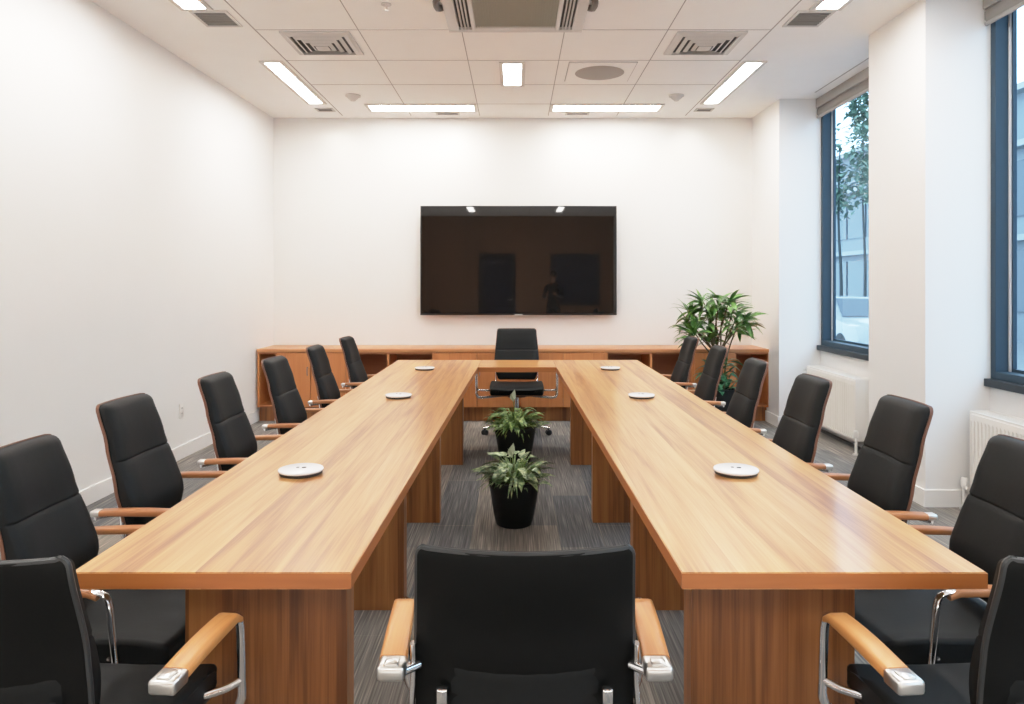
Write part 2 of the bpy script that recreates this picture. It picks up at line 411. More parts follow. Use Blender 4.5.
# radiators
def radiator(y0, y1, label, valve_far):
    L = y1 - y0
    t = thing('radiator', label, 'radiator', (XW - .002, (y0 + y1) / 2, 0), group='white radiators below the windows')
    z0, z1 = .10, .635; xf, xb = -.185, -.03
    b = B()   # fluted front sheet
    n = int(L / .036); pts = []
    y = -L / 2 + .02; pts.append((y, 0))
    step = (L - .04) / n
    for k in range(n):
        for f, d in ((.12, 0), (.24, .007), (.80, .007), (.92, 0)): pts.append((y + f * step, d))
        y += step
    pts.append((L / 2 - .02, 0))
    rows = [(z0, .012), (z0 + .012, 0.002), (z0 + .03, 0), (z0 + .045, 1), (z1 - .06, 1), (z1 - .045, 0), (z1 - .012, .002), (z1, .012)]
    grid = []
    for z, k in rows:
        grid.append([b.verts.new((xf + (0 if k == 1 else k) + (.007 - d if k == 1 else 0), yy, z)) for yy, d in pts])
    for r0, r1 in zip(grid, grid[1:]):
        for k in range(len(pts) - 1): b.faces.new((r0[k], r0[k + 1], r1[k + 1], r1[k]))
    box(b, xf + .012, xf + .03, -L / 2 + .02, L / 2 - .02, z0, z1)
    obj('front_panel', b, M['rad'], t, 25)
    for e0 in (-L / 2, L / 2 - .018):
        b = B(); box(b, xf + .002, xb, e0, e0 + .018, z0 + .005, z1 + .008, .004); obj('side_cover', b, M['rad'], t)
    b = B()
    k = -L / 2 + .03
    while k < L / 2 - .03:
        box(b, xf + .02, xb - .01, k, k + .012, z1 - .006, z1 + .004); k += .024
    box(b, xf + .006, xf + .02, -L / 2 + .018, L / 2 - .018, z1 - .006, z1 + .006); box(b, xb - .014, xb, -L / 2 + .018, L / 2 - .018, z1 - .006, z1 + .006)
    obj('top_grille', b, M['rad'], t)
    b = B(); box(b, xb - .02, xb, -L / 2 + .02, L / 2 - .02, z0 + .01, z1 - .01); obj('rear_panel', b, M['rad'], t)
    for e0 in (-L / 2 + .12, L / 2 - .15):
        b = B(); box(b, xb, 0, e0, e0 + .03, z0 + .05, z1 - .05); obj('wall_bracket', b, M['rad'], t)
    s = 1 if valve_far else -1
    e = s * L / 2
    b = B(); vx = -.195
    tube(b, smoothpts([(vx, e - s * .01, z0 + .04), (vx, e + s * .03, z0 + .04), (vx, e + s * .038, z0 + .0), (vx, e + s * .038, .0)], 5), .011, 10)
    obj('pipe', b, M['white_pl'], t)
    b = B(); lathe(b, [(0, 0), (.018, 0), (.021, .01), (.021, .05), (.017, .06), (0, .06)], 16, (vx, e + s * .034, z0 + .045)); obj('valve', b, M['white_pl'], t)
    b = B(); lathe(b, [(.012, 0), (.028, 0), (.026, .008), (.012, .012)], 16, (vx, e + s * .038, 0.0)); obj('pipe_collar', b, M['satin'], t)
    b = B(); tube(b, [(vx, -e + s * .005, z1 - .035), (vx, -e - s * .02, z1 - .035)], .012, 10); obj('bleed_plug', b, M['satin'], t)
radiator(6.22, 7.26, 'white fluted panel radiator under the far window, behind the chairs', False)
radiator(3.55, 4.655, 'white fluted panel radiator under the near window at the right edge', True)

# ------------------------------------------------------------------ ceiling fittings
def recess_light(x0, x1, y0, y1, label, cat='ceiling light', name='ceiling_light', group=None, dm='diffuser'):
    cx, cy = (x0 + x1) / 2, (y0 + y1) / 2; hx, hy = (x1 - x0) / 2, (y1 - y0) / 2
    t = thing(name, label, cat, (cx, cy, H), group=group)
    w = .018; hx -= .014; hy -= .014; w += .016
    b = B()
    box(b, -hx - w, hx + w, -hy - w, -hy, -.012, 0); box(b, -hx - w, hx + w, hy, hy + w, -.012, 0)
    box(b, -hx - w, -hx, -hy, hy, -.012, 0); box(b, hx, hx + w, -hy, hy, -.012, 0)
    obj('frame', b, M['lightframe'], t, 0)
    b = B(); box(b, -hx, hx, -hy, hy, -.006, 0); obj('diffuser', b, M[dm], t, 0)
G1 = 'long recessed ceiling lights'
recess_light(-2.145, -1.985, 6.13, 7.53, 'long recessed light running along the left wall, the whole lit strip in view', group=G1)
recess_light(1.94, 2.105, 6.13, 7.53, 'long recessed light running toward the back on the window side, whole strip in view', group=G1)
recess_light(-2.27, -2.09, 3.5, 4.95, 'lit end of a recessed light cut by the top edge at left', group=G1)
recess_light(2.03, 2.21, 3.5, 4.95, 'lit end of a recessed light cut by the top edge at right', group=G1)
recess_light(-1.56, -.43, 7.585, 7.86, 'wide recessed light across the back of the ceiling, left of the television', group=G1, dm='diffuser2')
recess_light(.39, 1.54, 7.585, 7.86, 'wide recessed light across the back of the ceiling, right of the television', group=G1, dm='diffuser2')
recess_light(-.12, .065, 6.16, 6.84, 'short bright recessed light in the middle of the ceiling behind the air conditioner')
# the same lights go on over and behind the viewer (seen mirrored in the television)
recess_light(-2.27, -2.09, .6, 2.0, 'recessed ceiling light over the left side before the viewer')
recess_light(2.03, 2.21, .6, 2.0, 'recessed ceiling light over the right side before the viewer')
recess_light(-1.2, -1.02, -2.4, -1.2, 'recessed ceiling light behind the viewer at left')
recess_light(1.02, 1.2, -2.4, -1.2, 'recessed ceiling light behind the viewer at right')

def diffuser(x, y, label):
    t = thing('air_diffuser', label, 'vent', (x, y, H), group='square stepped air diffusers')
    s = .262
    b = B(); box(b, -s, s, -s, s, -.004, 0); obj('backing', b, M['vent'], t, 0)
    for k, r in enumerate((.235, .185, .135, .085)):
        b = B()
        # sloping square cone ring
        z0, z1 = -.012 - .007 * k, -.026 - .007 * k
        o_ = [b.verts.new((sx * r, sy * r, z0)) for sx, sy in ((-1, -1), (1, -1), (1, 1), (-1, 1))]
        i_ = [b.verts.new((sx * (r - .022), sy * (r - .022), z1)) for sx, sy in ((-1, -1), (1, -1), (1, 1), (-1, 1))]
        i2 = [b.verts.new((sx * (r - .025), sy * (r - .025), z1)) for sx, sy in ((-1, -1), (1, -1), (1, 1), (-1, 1))]
        o2 = [b.verts.new((sx * (r - .006), sy * (r - .006), z0 + .003)) for sx, sy in ((-1, -1), (1, -1), (1, 1), (-1, 1))]
        for A_, B_ in ((o_, i_), (i_, i2), (i2, o2), (o2, o_)):
            for j in range(4): b.faces.new((A_[j], A_[(j + 1) % 4], B_[(j + 1) % 4], B_[j]))
        obj('cone_ring', b, M['vent'], t, 0)
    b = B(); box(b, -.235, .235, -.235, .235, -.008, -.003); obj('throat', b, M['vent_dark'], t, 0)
    b = B(); box(b, -.05, .05, -.05, .05, -.050, -.044, .003); obj('centre_plate', b, M['vent'], t, 0)
    b = B()
    for x0, x1, y0, y1 in ((-s, s, -s, -s + .05), (-s, s, s - .05, s), (-s, -s + .05, -s + .05, s - .05), (s - .05, s, -s + .05, s - .05)):
        box(b, x0, x1, y0, y1, -.014, -.004, .002)
    obj('flange', b, M['vent'], t, 0)
diffuser(-1.50, 5.66, 'square stepped air diffuser in the ceiling, on the left')
diffuser(1.47, 5.66, 'square stepped air diffuser in the ceiling, toward the windows')

t = thing('air_conditioner', 'ceiling cassette air conditioner with ribbed grille, cut by the top edge', 'air conditioner', (0, 4.83, H))
b = B()
s = .5; sx_ = .487; zt = -.035
for x0, x1, y0, y1 in ((-sx_, sx_, .455, s), (-sx_, sx_, -s, -.44), (-sx_, -.41, -.44, .455), (.41, sx_, -.44, .455), (-.318, -.288, -.44, .455), (.288, .318, -.44, .455), (-.288, .288, .405, .455), (-.288, .288, -.44, -.36)):
    box(b, x0, x1, y0, y1, zt, -.001, .003)
obj('housing', b, M['vent'], t)
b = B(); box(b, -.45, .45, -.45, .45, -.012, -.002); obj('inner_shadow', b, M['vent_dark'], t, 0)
for sx in (-1, 1):
    for k in range(3):
        x = sx * (.318 + .023 + k * .024); b = B(); box(b, x - .0045, x + .0045, -.43, .45, -.032, -.010); obj('louvre', b, M['vent'], t, 0)
b = B(); box(b, -.288, .288, -.36, .405, -.024, -.012)
k = -.28
while k < .285: box(b, k - .0045, k + .0045, -.355, .40, -.034, -.024); k += .018
obj('intake_grille', b, M['grille'], t, 0)
for sx in (-1, 1):
    b = B()
    x0 = sx * .492
    tube(b, smoothpts([(x0, -.12, -.012), (x0 + sx * .03, -.08, -.03), (x0 + sx * .03, .03, -.035), (x0, .08, -.012)], 4), .022, 8)
    obj('corner_clip', b, M['clip'], t)

t = thing('ceiling_speaker', 'round grey ceiling speaker in a square white plate', 'speaker', (.745, 6.43, H))
b = B(); box(b, -.285, .285, -.285, .285, -.012, 0, .002); obj('mounting_plate', b, M['ceil'], t, 0)
b = B()
for x0, x1, y0, y1 in ((-.292, .292, -.292, -.286), (-.292, .292, .286, .292), (-.292, -.286, -.286, .286), (.286, .292, -.286, .286)): box(b, x0, x1, y0, y1, -.004, 0)
obj('shadow_gap', b, M['groove'], t, 0)
b = B(); lathe(b, [(0, -.022), (.12, -.021), (.205, -.016), (.217, -.012), (.217, 0)], 40); obj('speaker_grille', b, M['speaker'], t)
for x, lab in ((-1.62, 'small domed smoke detector on the ceiling, left side'), (1.605, 'small domed smoke detector on the ceiling, window side')):
    t = thing('smoke_detector', lab, 'smoke detector', (x, 7.23, H), group='smoke detectors')
    b = B(); lathe(b, [(0, -.012), (.075, -.012), (.075, 0), (0, 0)], 28); obj('mounting_base', b, M['vent'], t)
    b = B(); lathe(b, [(0, -.058), (.022, -.056), (.030, -.045), (.050, -.030), (.062, -.012), (0, -.012)], 28); obj('sensor_dome', b, M['vent'], t)
for x, y, w, d, lab in ((-2.05, 7.81, .075, .05, 'tiny grey slotted vent beyond the long light along the left wall'), (-.745, 7.98, .11, .035, 'small grey slotted vent before the back wall, left of centre'),
        (.68, 7.98, .11, .035, 'small grey slotted vent before the back wall, right of centre'), (2.03, 7.81, .075, .05, 'tiny grey slotted vent beyond the long light by the windows'),
        (-2.12, 5.14, .11, .13, 'square grey vent beside the cut-off light at top left'), (2.075, 5.14, .11, .13, 'square grey vent beside the cut-off light at top right')):
    t = thing('ceiling_vent', lab, 'vent', (x, y, H), group='small ceiling vents')
    b = B(); f = .02
    box(b, -w - f, w + f, -d - f, -d, -.01, 0); box(b, -w - f, w + f, d, d + f, -.01, 0); box(b, -w - f, -w, -d, d, -.01, 0); box(b, w, w + f, -d, d, -.01, 0)
    obj('frame', b, M['vent'], t, 0)
    b = B(); box(b, -w, w, -d, d, -.004, 0)
    n = max(3, int(d * 2 / .03))
    for k in range(n):
        yy = -d + (k + .5) * 2 * d / n; box(b, -w, w, yy - .005, yy + .005, -.009, -.003)
    obj('slats', b, M['vent_grey'], t, 0)
t = thing('sprinkler_head', 'tiny metal sprinkler head in the ceiling near the air conditioner', 'sprinkler', (-.87, 4.88, H))
b = B(); lathe(b, [(0, -.006), (.035, -.006), (.035, 0), (0, 0)], 20); obj('escutcheon', b, M['vent'], t)
b = B(); lathe(b, [(0, -.045), (.018, -.045), (.018, -.041), (.006, -.036), (.008, -.006), (0, -.006)], 16); obj('deflector', b, M['satin'], t)

# wall outlet
t = thing('wall_outlet', 'small white double power outlet low on the left wall', 'outlet', (xl(6.05), 6.05, .40))
b = B(); box(b, 0, .008, -.035, .035, -.06, .06, .002); obj('cover_plate', b, M['white_pl'], t)
for z in (-.022, .022):
    b = B(); box(b, .007, .011, -.018, .018, z - .016, z + .016, .003); box(b, .0105, .012, -.009, -.006, z - .006, z + .006, mi=1); box(b, .0105, .012, .006, .009, z - .006, z + .006, mi=1)
    obj('socket', b, [M['white_pl'], M['vent_dark']], t)

# ------------------------------------------------------------------ television
t = thing('television', 'large wide black flat television on the back wall, reflecting the room', 'television', (.034, YB, 1.725))
b = B(); box(b, -.60, .60, -.06, -.001, -.32, .32, .01); obj('wall_bracket', b, M['tv'], t)
b = B(); box(b, -1.10, 1.10, -.095, -.06, -.612, .612, .004); obj('bezel', b, M['tv'], t)
b = B(); box(b, -1.088, 1.088, -.097, -.094, -.592, .602); obj('screen', b, M['screen'], t, 0)
b = B(); box(b, -.045, .045, -.1, -.088, -.622, -.602, .003); obj('badge', b, M['badge'], t)

# ------------------------------------------------------------------ credenza along the back wall
YC = 7.68; ZC0, ZC1 = .155, .735; DY = YB - .016
def cx(p): return (p - PX) * YC / F
t = tag(None or bpy.data.objects.new('credenza_top', None), 'long continuous wooden top along the back wall under the television', 'worktop'); C.objects.link(t)
t.location = (0, YC, ZC1)
b = B(); box(b, cx(257.3), cx(769.8), -.015, DY - YC, 0.002, .036, .002); obj('top_board', b, M['cab_x'], t)
def unit(name, p0, p1, bays, label, cat, group):
    """bays: list of (px0, px1, kind) kind door_l / door_r (handle side) or open"""
    x0, x1 = cx(p0), cx(p1); c = (x0 + x1) / 2
    t = thing(name, label, cat, (c, YC, 0), group=group)
    d = DY - YC; x0 -= c; x1 -= c; th = .018
    for e0 in (x0, x1 - th):
        b = B(); box(b, e0, e0 + th, 0, d, ZC0, ZC1); obj('side_panel', b, M['cab'], t, 0)
    for (a, e, k), (a2, e2, k2) in zip(bays, bays[1:]):
        if k == 'open' or k2 == 'open':
            b = B(); box(b, cx(e) - c - .012, cx(e) - c + .012, 0.001, d, ZC0 + .018, ZC1 - .018); obj('divider', b, M['cab'], t, 0)
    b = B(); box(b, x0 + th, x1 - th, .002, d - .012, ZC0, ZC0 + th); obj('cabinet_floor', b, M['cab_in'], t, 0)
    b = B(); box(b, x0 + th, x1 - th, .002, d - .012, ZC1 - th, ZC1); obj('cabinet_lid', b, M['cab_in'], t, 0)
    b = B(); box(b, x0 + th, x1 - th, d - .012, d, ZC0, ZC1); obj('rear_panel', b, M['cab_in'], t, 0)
    b = B(); box(b, x0, x1, .06, d, 0, ZC0); obj('plinth', b, M['panel'], t, 0)
    for a, e, k in bays:
        if k == 'open': continue
        b = B(); box(b, cx(a) - c + .003, cx(e) - c - .003, -.02, -.001, ZC0 + .004, ZC1 - .006, .0015); dr = obj('door', b, M['cab'], t, 0)
        hx = cx(e) - c - .03 if k == 'door_r' else cx(a) - c + .03
        b = B(); tube(b, smoothpts([(hx, -.02, .50), (hx, -.042, .505), (hx, -.042, .575), (hx, -.02, .58)], 3), .005, 8); obj('handle', b, M['vent_grey'], dr)
GC = 'wooden cabinets along the back wall'
unit('cabinet', 257.5, 347, [(259, 277, 'open'), (277, 311, 'door_r'), (311, 346, 'door_l')], 'wooden two-door cabinet at the left end of the back wall', 'cabinet', GC)
unit('open_shelf_unit', 347, 434, [(347, 388, 'open'), (388, 434, 'open')], 'open wooden shelf unit with two bays, left of the far chair', 'shelf', None)
unit('cabinet', 434, 520, [(435, 477, 'door_r'), (477, 519, 'door_l')], 'wooden two-door cabinet behind the left half of the far armchair', 'cabinet', GC)
unit('cabinet', 520, 606, [(521, 563, 'door_r'), (563, 605, 'door_l')], 'wooden two-door cabinet behind the right half of the far armchair', 'cabinet', GC)
unit('open_shelf_unit', 606, 693, [(606, 651, 'open'), (651, 693, 'open')], 'open wooden shelf unit with two bays, right of the far chair', 'shelf', None)
unit('cabinet', 693, 769.5, [(694, 735, 'door_r'), (735, 768, 'open')], 'wooden cabinet with an open bay at the right end behind the tall plant', 'cabinet', GC)

# ------------------------------------------------------------------ conference table
ZT = .75; TH = .042; Y0, Y1 = 1.765, 6.77; YI = 6.17
tb = thing('conference_table', 'long U-shaped honey oak conference table with slab supports', 'table', (0, 4.2, 0))
def board(name, poly, mats):
    b = B()
    lo = [b.verts.new((x, y - 4.2, ZT - TH)) for x, y in poly]; hi = [b.verts.new((x, y - 4.2, ZT)) for x, y in poly]
    b.faces.new(lo); b.faces.new(hi); n = len(poly)
    for i in range(n):
        f = b.faces.new((lo[i], lo[(i + 1) % n], hi[(i + 1) % n], hi[i]))
        f.material_index = 1 if abs(poly[i][1] - poly[(i + 1) % n][1]) < .01 else 2
    es = [e for e in b.edges if abs(e.verts[0].co.z - e.verts[1].co.z) < .001]
    bmesh.ops.bevel(b, geom=es, offset=.0025, segments=2, affect='EDGES')
    return obj(name, b, mats, tb, 20)
LX = [(-1.083, Y0), (-.400, Y0), (-.322, YI), (-.318, Y1), (-1.098, Y1)]
RX = [(.405, Y0), (1.150, Y0), (1.138, Y1), (.352, Y1), (.348, YI)]
board('tabletop', LX, [M['top_y'], M['edge'], M['edge_y']])
board('tabletop', RX, [M['top_y'], M['edge'], M['edge_y']])
board('bridge_top', [(-.3205, YI), (.3465, YI), (.3505, Y1), (-.3165, Y1)], [M['top_x'], M['edge'], M['edge_y']])
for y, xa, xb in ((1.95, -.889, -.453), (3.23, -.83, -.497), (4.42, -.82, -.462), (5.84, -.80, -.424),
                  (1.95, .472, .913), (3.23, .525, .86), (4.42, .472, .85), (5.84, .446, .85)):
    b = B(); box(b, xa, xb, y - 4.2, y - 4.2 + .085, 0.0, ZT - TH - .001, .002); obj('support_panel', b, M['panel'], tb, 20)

# table hubs
def puck(x, y, label):
    t = thing('table_hub', label, 'table hub', (x, y, ZT), random.uniform(-.5, .5), group='white round hubs on the table')
    b = B(); lathe(b, [(0, 0), (.074, 0), (.077, .003), (.077, .011), (0, .011)], 40); obj('foot_ring', b, M['plastic'], t)
    b = B(); lathe(b, [(0, .011), (.078, .011), (.081, .013), (.082, .017), (.080, .020), (.075, .0215), (0, .0225)], 48); obj('disc', b, M['puck'], t)
    b = B(); lathe(b, [(0, .0200), (.009, .0215), (.009, .0233), (0, .0235)], 14, (.010, .005, 0)); obj('indicator', b, M['plastic'], t); b = B(); lathe(b, [(0, .0200), (.006, .0215), (.006, .0233), (0, .0235)], 14, (-.013, .002, 0))
    obj('indicator', b, M['plastic'], t)
puck(-.796, 2.69, 'white round hub nearest the viewer on the left side of the table')
puck(-.728, 4.51, 'white round hub in the middle of the left side of the table')
puck(-.752, 6.0, 'white round hub at the far end of the left side of the table')
puck(.818, 2.69, 'white round hub nearest the viewer on the right side of the table')
puck(.783, 4.51, 'white round hub in the middle of the right side of the table')
puck(.784, 6.0, 'white round hub at the far end of the right side of the table')

# ------------------------------------------------------------------ chairs
def halfw(tab, z, zb, zt, r):
    w = interp(tab, z)
    if z > zt - r: d = r - (zt - z); w -= r - math.sqrt(max(0, r * r - d * d))
    if z < zb + r: d = r - (z - zb); w -= r - math.sqrt(max(0, r * r - d * d))
    return w
def pad_rows(zb, zt, r, extra=()):
    zs = set()
    for a in (0, .06, .16, .35, .62, 1.0): zs.add(round(zb + r * a, 5)); zs.add(round(zt - r * a, 5))
    n = 16
    for k in range(1, n): zs.add(round(zb + r + (zt - zb - 2 * r) * k / n, 5))
    for e in extra: zs.add(round(e, 5))
    return sorted(zs)
US = [-1, -.985, -.95, -.88, -.75, -.5, -.25, 0, .25, .5, .75, .88, .95, .985, 1]
def sheet(bm, zs, hw, yb, yf, conc, toph=None):
    """closed padded sheet between back surface yb(z) and front surface yf(z,u)"""
    Fg, Bg = [], []
    for z in zs:
        w = hw(z)
        fr, bk = [], []
        for u in US:
            c = conc * u * u * w / .2
            dz = toph(u, z) if toph else 0
            fr.append(bm.verts.new((u * w, yf(z, u) + c, z + dz))); bk.append(bm.verts.new((u * w, yb(z) + c, z + dz)))
        Fg.append(fr); Bg.append(bk)
    n = len(US)
    for i in range(len(zs) - 1):
        for k in range(n - 1):
            bm.faces.new((Fg[i][k], Fg[i][k + 1], Fg[i + 1][k + 1], Fg[i + 1][k]))
            bm.faces.new((Bg[i][k + 1], Bg[i][k], Bg[i + 1][k], Bg[i + 1][k + 1]))
        bm.faces.new((Fg[i][0], Fg[i + 1][0], Bg[i + 1][0], Bg[i][0])); bm.faces.new((Fg[i + 1][-1], Fg[i][-1], Bg[i][-1], Bg[i + 1][-1]))
    for k in range(n - 1):
        bm.faces.new((Fg[0][k + 1], Fg[0][k], Bg[0][k], Bg[0][k + 1])); bm.faces.new((Fg[-1][k], Fg[-1][k + 1], Bg[-1][k + 1], Bg[-1][k]))

def make_chair(name, label, high, group, wide=False, roomy=False):
    t = thing(name, label, 'chair', group=group)
    if high:
        zb, zt = .50, 1.005
        wt = [(.50, .150), (.62, .186), (.68, .188), (1.005, .162)]
        if wide: wt = [(a, w + .035) for a, w in wt]
        sp = [(.46, -.195), (.60, -.210), (.72, -.236), (.86, -.274), (1.005, -.318)]
        seam = .80; conc = .018; seatw = .225; ay0, ay1, ax0, ax1, az = -.285, .10, .252, .260, .638; seaty = .27
        if wide: ax0, ax1, seatw = .36, .385, .26
    else:
        zb, zt = .47, .885
        wt = [(.47, .238), (.60, .236), (.885, .226)]
        sp = [(.46, -.185), (.56, -.176), (.68, -.186), (.885, -.232)]
        seam = .70; conc = .030; seatw = .25; ay0, ay1, ax0, ax1, az = -.245, .115, .280, .303, .635; seaty = .205
        if roomy: ax0, ax1, seatw, ay0 = .405, .395, .325, -.215
        if roomy: wt = [(z_, w - .03) for z_, w in wt]
    spine = lambda z: interp(sp, z)
    RC = .024 if high else .017
    zs = pad_rows(zb, zt, RC, (seam - .007, seam - .003, seam, seam + .003, seam + .007))
    hw = lambda z: halfw(wt, z, zb, zt, RC)
    def front(z, u):
        e = min(1, (zt - z) / .03, (z - zb) / .03); e = max(0, e)
        tt = .048 * (.35 + .65 * math.sqrt(1 - (1 - e) ** 2))
        tt *= 1 - .55 * abs(u) ** 9
        tt += .018 * math.exp(-((z - zb - .14) / .09) ** 2)
        if abs(z - seam) < .0075: tt -= .005 * (1 - abs(z - seam) / .0075)
        return spine(z) + tt
    dip = None if high else (lambda u, z: .006 * (u * u - .5) * max(0, (z - .70) / .185))
    b = B(); sheet(b, zs, hw, spine, front, conc, dip); obj('backrest', b, M['leather'], t, 60)
    b = B()
    hw2 = lambda z: halfw([(a, w + .004) for a, w in wt], z, zb, zt + .003, RC + .002)
    zs2 = pad_rows(zb, zt + .003, RC + .002)
    sheet(b, zs2, hw2, lambda z: spine(z) - (.008 if high else .012), lambda z, u: spine(z) - .0005 + (0.004 if high else 0.006) * (abs(u) > .96), conc, dip)
    sh = obj('back_shell', b, M['veneer'] if high else M['leather_back'], t, 50)
    if not high:
        b = B()   # rounded edge piping along the top and sides of the back
        pts = []
        for z in [z for z in zs2 if z > zb + .05]: pts.append((-hw2(z), spine(z) + conc * hw2(z) / .2 - .004, z + dip(1, z)))
        ztop = zt + .001
        for u in [-.95 + .05 * k for k in range(39)]: pts.append((u * hw2(zt - .02), spine(ztop) + conc * u * u * hw2(zt - .02) / .2 - .004, ztop + dip(u, zt)))
        for z in [z for z in reversed(zs2) if z > zb + .05]: pts.append((hw2(z), spine(z) + conc * hw2(z) / .2 - .004, z + dip(1, z)))
        cl = [Vector(pts[0])]
        for p in pts[1:]:
            if (Vector(p) - cl[-1]).length > .006: cl.append(Vector(p))
        tube(b, cl, .0075, 8); obj('piping', b, M['leather_edge'], sh)
        b = B()   # lower rear panel with curved top edge
        pw = .195 if not roomy else .17
        us = [-1 + k / 10 for k in range(21)]; zr = [0, .3, .6, .85, .95, 1.0]
        g = []
        for q in zr:
            row = []
            for u in us:
                w = pw; top = .612 + .022 * u * u
                if abs(u) > .85: top -= .03 * ((abs(u) - .85) / .15) ** 2
                z = .455 + (top - .455) * q
                row.append(b.verts.new((u * w, spine(z) + conc * (u * w / .2) ** 2 * .95 - .0105 - .003 * (1 if (q < .99 and abs(u) < .99) else .0) , z)))
            g.append(row)
        for r0, r1 in zip(g, g[1:]):
            for k in range(20): b.faces.new((r0[k], r0[k + 1], r1[k + 1], r1[k]))
        obj('rear_panel', b, M['leather'], sh, 60)
        for sx in (-1, 1):
            b = B(); box(b, sx * (pw - .017) - .012, sx * (pw - .017) + .012, spine(.5) - .022, spine(.5) - .002, .545, .585, .005); obj('stud', b, M['chrome'], sh)
    # seat
    b = B()
    ny = 12; prof = []
    y0s, y1s = (-.205 if high else -.165), seaty
    zt_s, zb_s = .478, .408
    t2 = bmesh.new(); bmesh.ops.create_cube(t2, size=1.0)
    bmesh.ops.subdivide_edges(t2, edges=t2.edges[:], cuts=5, use_grid_fill=True)
    for v in t2.verts:
        x, y, z = v.co.x * 2, v.co.y * 2, v.co.z * 2
        k = 1 - .035 * (abs(y) ** 4) * (1 if y > 0 else .3)
        X = x * seatw * k; Yv = (y0s + y1s) / 2 + y * (y1s - y0s) / 2
        Z = (zb_s + zt_s) / 2 + z * (zt_s - zb_s) / 2
        if z > 0: Z += .010 * abs(x) ** 2 - .018 * max(0, y) ** 4 - .006 * (1 - x * x) * (1 - y * y)
        v.co = Vector((X, Yv, Z))
    bmesh.ops.bevel(t2, geom=[e for e in t2.edges if len(e.link_faces) == 2 and e.calc_face_angle(0) > .9], offset=.018, segments=3, profile=.6, affect='EDGES')
    merge(b, t2); obj('seat', b, M['leather'], t, 50)
    b = B(); box(b, -seatw + .012, seatw - .012, y0s + .01, y1s - .012, zb_s - .012, zb_s, .005); obj('seat_shell', b, M['veneer'] if high else M['plastic'], t)
    # mechanism, column, base, casters
    b = B(); box(b, -.09, .09, -.13, .10, .362, zb_s - .012, .012); tube(b, [(.09, .03, .375), (.22, .04, .372)], .006, 8); obj('tilt_mechanism', b, M['plastic'], t)
    b = B(); lathe(b, [(0, .365), (.022, .365), (.022, .22), (.029, .22), (.029, .085), (0, .085)], 20); obj('gas_column', b, M['chrome'], t)
    b = B(); lathe(b, [(0, .125), (.042, .122), (.05, .11), (.05, .085), (.03, .075), (0, .075)], 20)
    R = .27 if high else .25
    if wide: R = .335
    for k in range(5):
        a = PI / 2 + (0 if wide else .2) + k * 2 * PI / 5; c, s_ = math.cos(a), math.sin(a)
        tube(b, [(c * .03, s_ * .03, .103), (c * .12, s_ * .12, .098), (c * .2, s_ * .2, .086), (c * (R - .02), s_ * (R - .02), .074), (c * R, s_ * R, .070)], .02, 10, radii=[.024, .022, .019, .016, .012], flat=.6)
    obj('star_base', b, M['chrome'], t)
    for k in range(5):
        a = PI / 2 + (0 if wide else .2) + k * 2 * PI / 5; c, s_ = math.cos(a) * (R - .012), math.sin(a) * (R - .012)
        b = B()
        for o in (-1, 1):
            n = Vector((-math.sin(a + .6), math.cos(a + .6), 0)); p = Vector((c, s_, .0275))
            tube(b, [p + n * o * .006, p + n * o * .009, p + n * o * .022, p + n * o * .025], .0275, 16, radii=[.024, .0275, .0275, .023])
        tube(b, [(c, s_, .027), (c, s_, .074)], .009, 8)
        obj('caster', b, M['plastic'], t)
    # armrests
    for sx in (-1, 1):
        b = B()
        xm = lambda y: sx * (ax0 + (ax1 - ax0) * (y - ay0) / (ay1 - ay0))
        # front loop: down from the pad, then in under the seat
        pf = smoothpts([(xm(ay1 - .05), ay1 - .06, az + .004), (xm(ay1), ay1 + .008, az - .002), (sx * (ax1 + .003), ay1 + .030, az - .03), (sx * (ax1 + .003), ay1 + .038, az - .10), (sx * (ax1 + .001), ay1 + .046, .46), (sx * (ax1 - .004), ay1 + .05, .395), (sx * (ax1 - .05), ay1 + .045, .372), (sx * .10, ay1 - .02, .385)], 5)
        tube(b, pf, .0125, 10, flat=.75)
        # bracket into the seat edge
        tube(b, smoothpts([(sx * ax1, ay1 + .046, .452), (sx * (ax1 - .03), ay1 + .025, .440), (sx * (seatw - .012), ay1 - .0, .432)], 4), .010, 10)
        fr = obj('arm_frame', b, M['chrome'], t, 50); b = B()
        # rear link to the back and upright down the side of the back
        zl = az - .015
        tube(b, [(xm(ay0 + .03), ay0 + .03, zl), (sx * (interp(wt, zl) - .004), spine(zl) + .012, zl)], .010, 10)
        xs = sx * (interp(wt, .56) + .006)
        tube(b, smoothpts([(xs, spine(.655) + .006, .672), (xs, spine(.62) + .01, .60), (xs, spine(.52) + .012, .50), (sx * (seatw - .06), -.12, .40)], 5), .010, 10, flat=.7)
        if not roomy: obj('back_post', b, M['chrome'], t, 50)
        else: b.free()
        # wooden pad
        b = B()
        n = 12; hwid = .030 if not high else .022
        rings = []
        for k in range(n + 1):
            q = k / n; y = ay0 + .055 + (ay1 - ay0 - .055) * q; x = xm(y)
            hz = (.013 if not high else .0105) + .002 * math.sin(PI * q); zz = az + .004 * math.sin(PI * q) + .004
            if q > .9: zz -= .012 * ((q - .9) / .1) ** 2; hz *= 1 - .35 * (q - .9) / .1
            w = hwid * (1 - .10 * q)
            ring = []
            for j in range(12):
                a = 2 * PI * j / 12 + PI / 12
                ca, sa = math.cos(a), math.sin(a)
                ring.append(b.verts.new((x + w * math.copysign(abs(ca) ** .45, ca), y, zz + hz * math.copysign(abs(sa) ** .45, sa))))
            rings.append(ring)
        for r0, r1 in zip(rings, rings[1:]):
            for j in range(12): b.faces.new((r0[j], r0[(j + 1) % 12], r1[(j + 1) % 12], r1[j]))
        b.faces.new(rings[0]); b.faces.new(rings[-1])
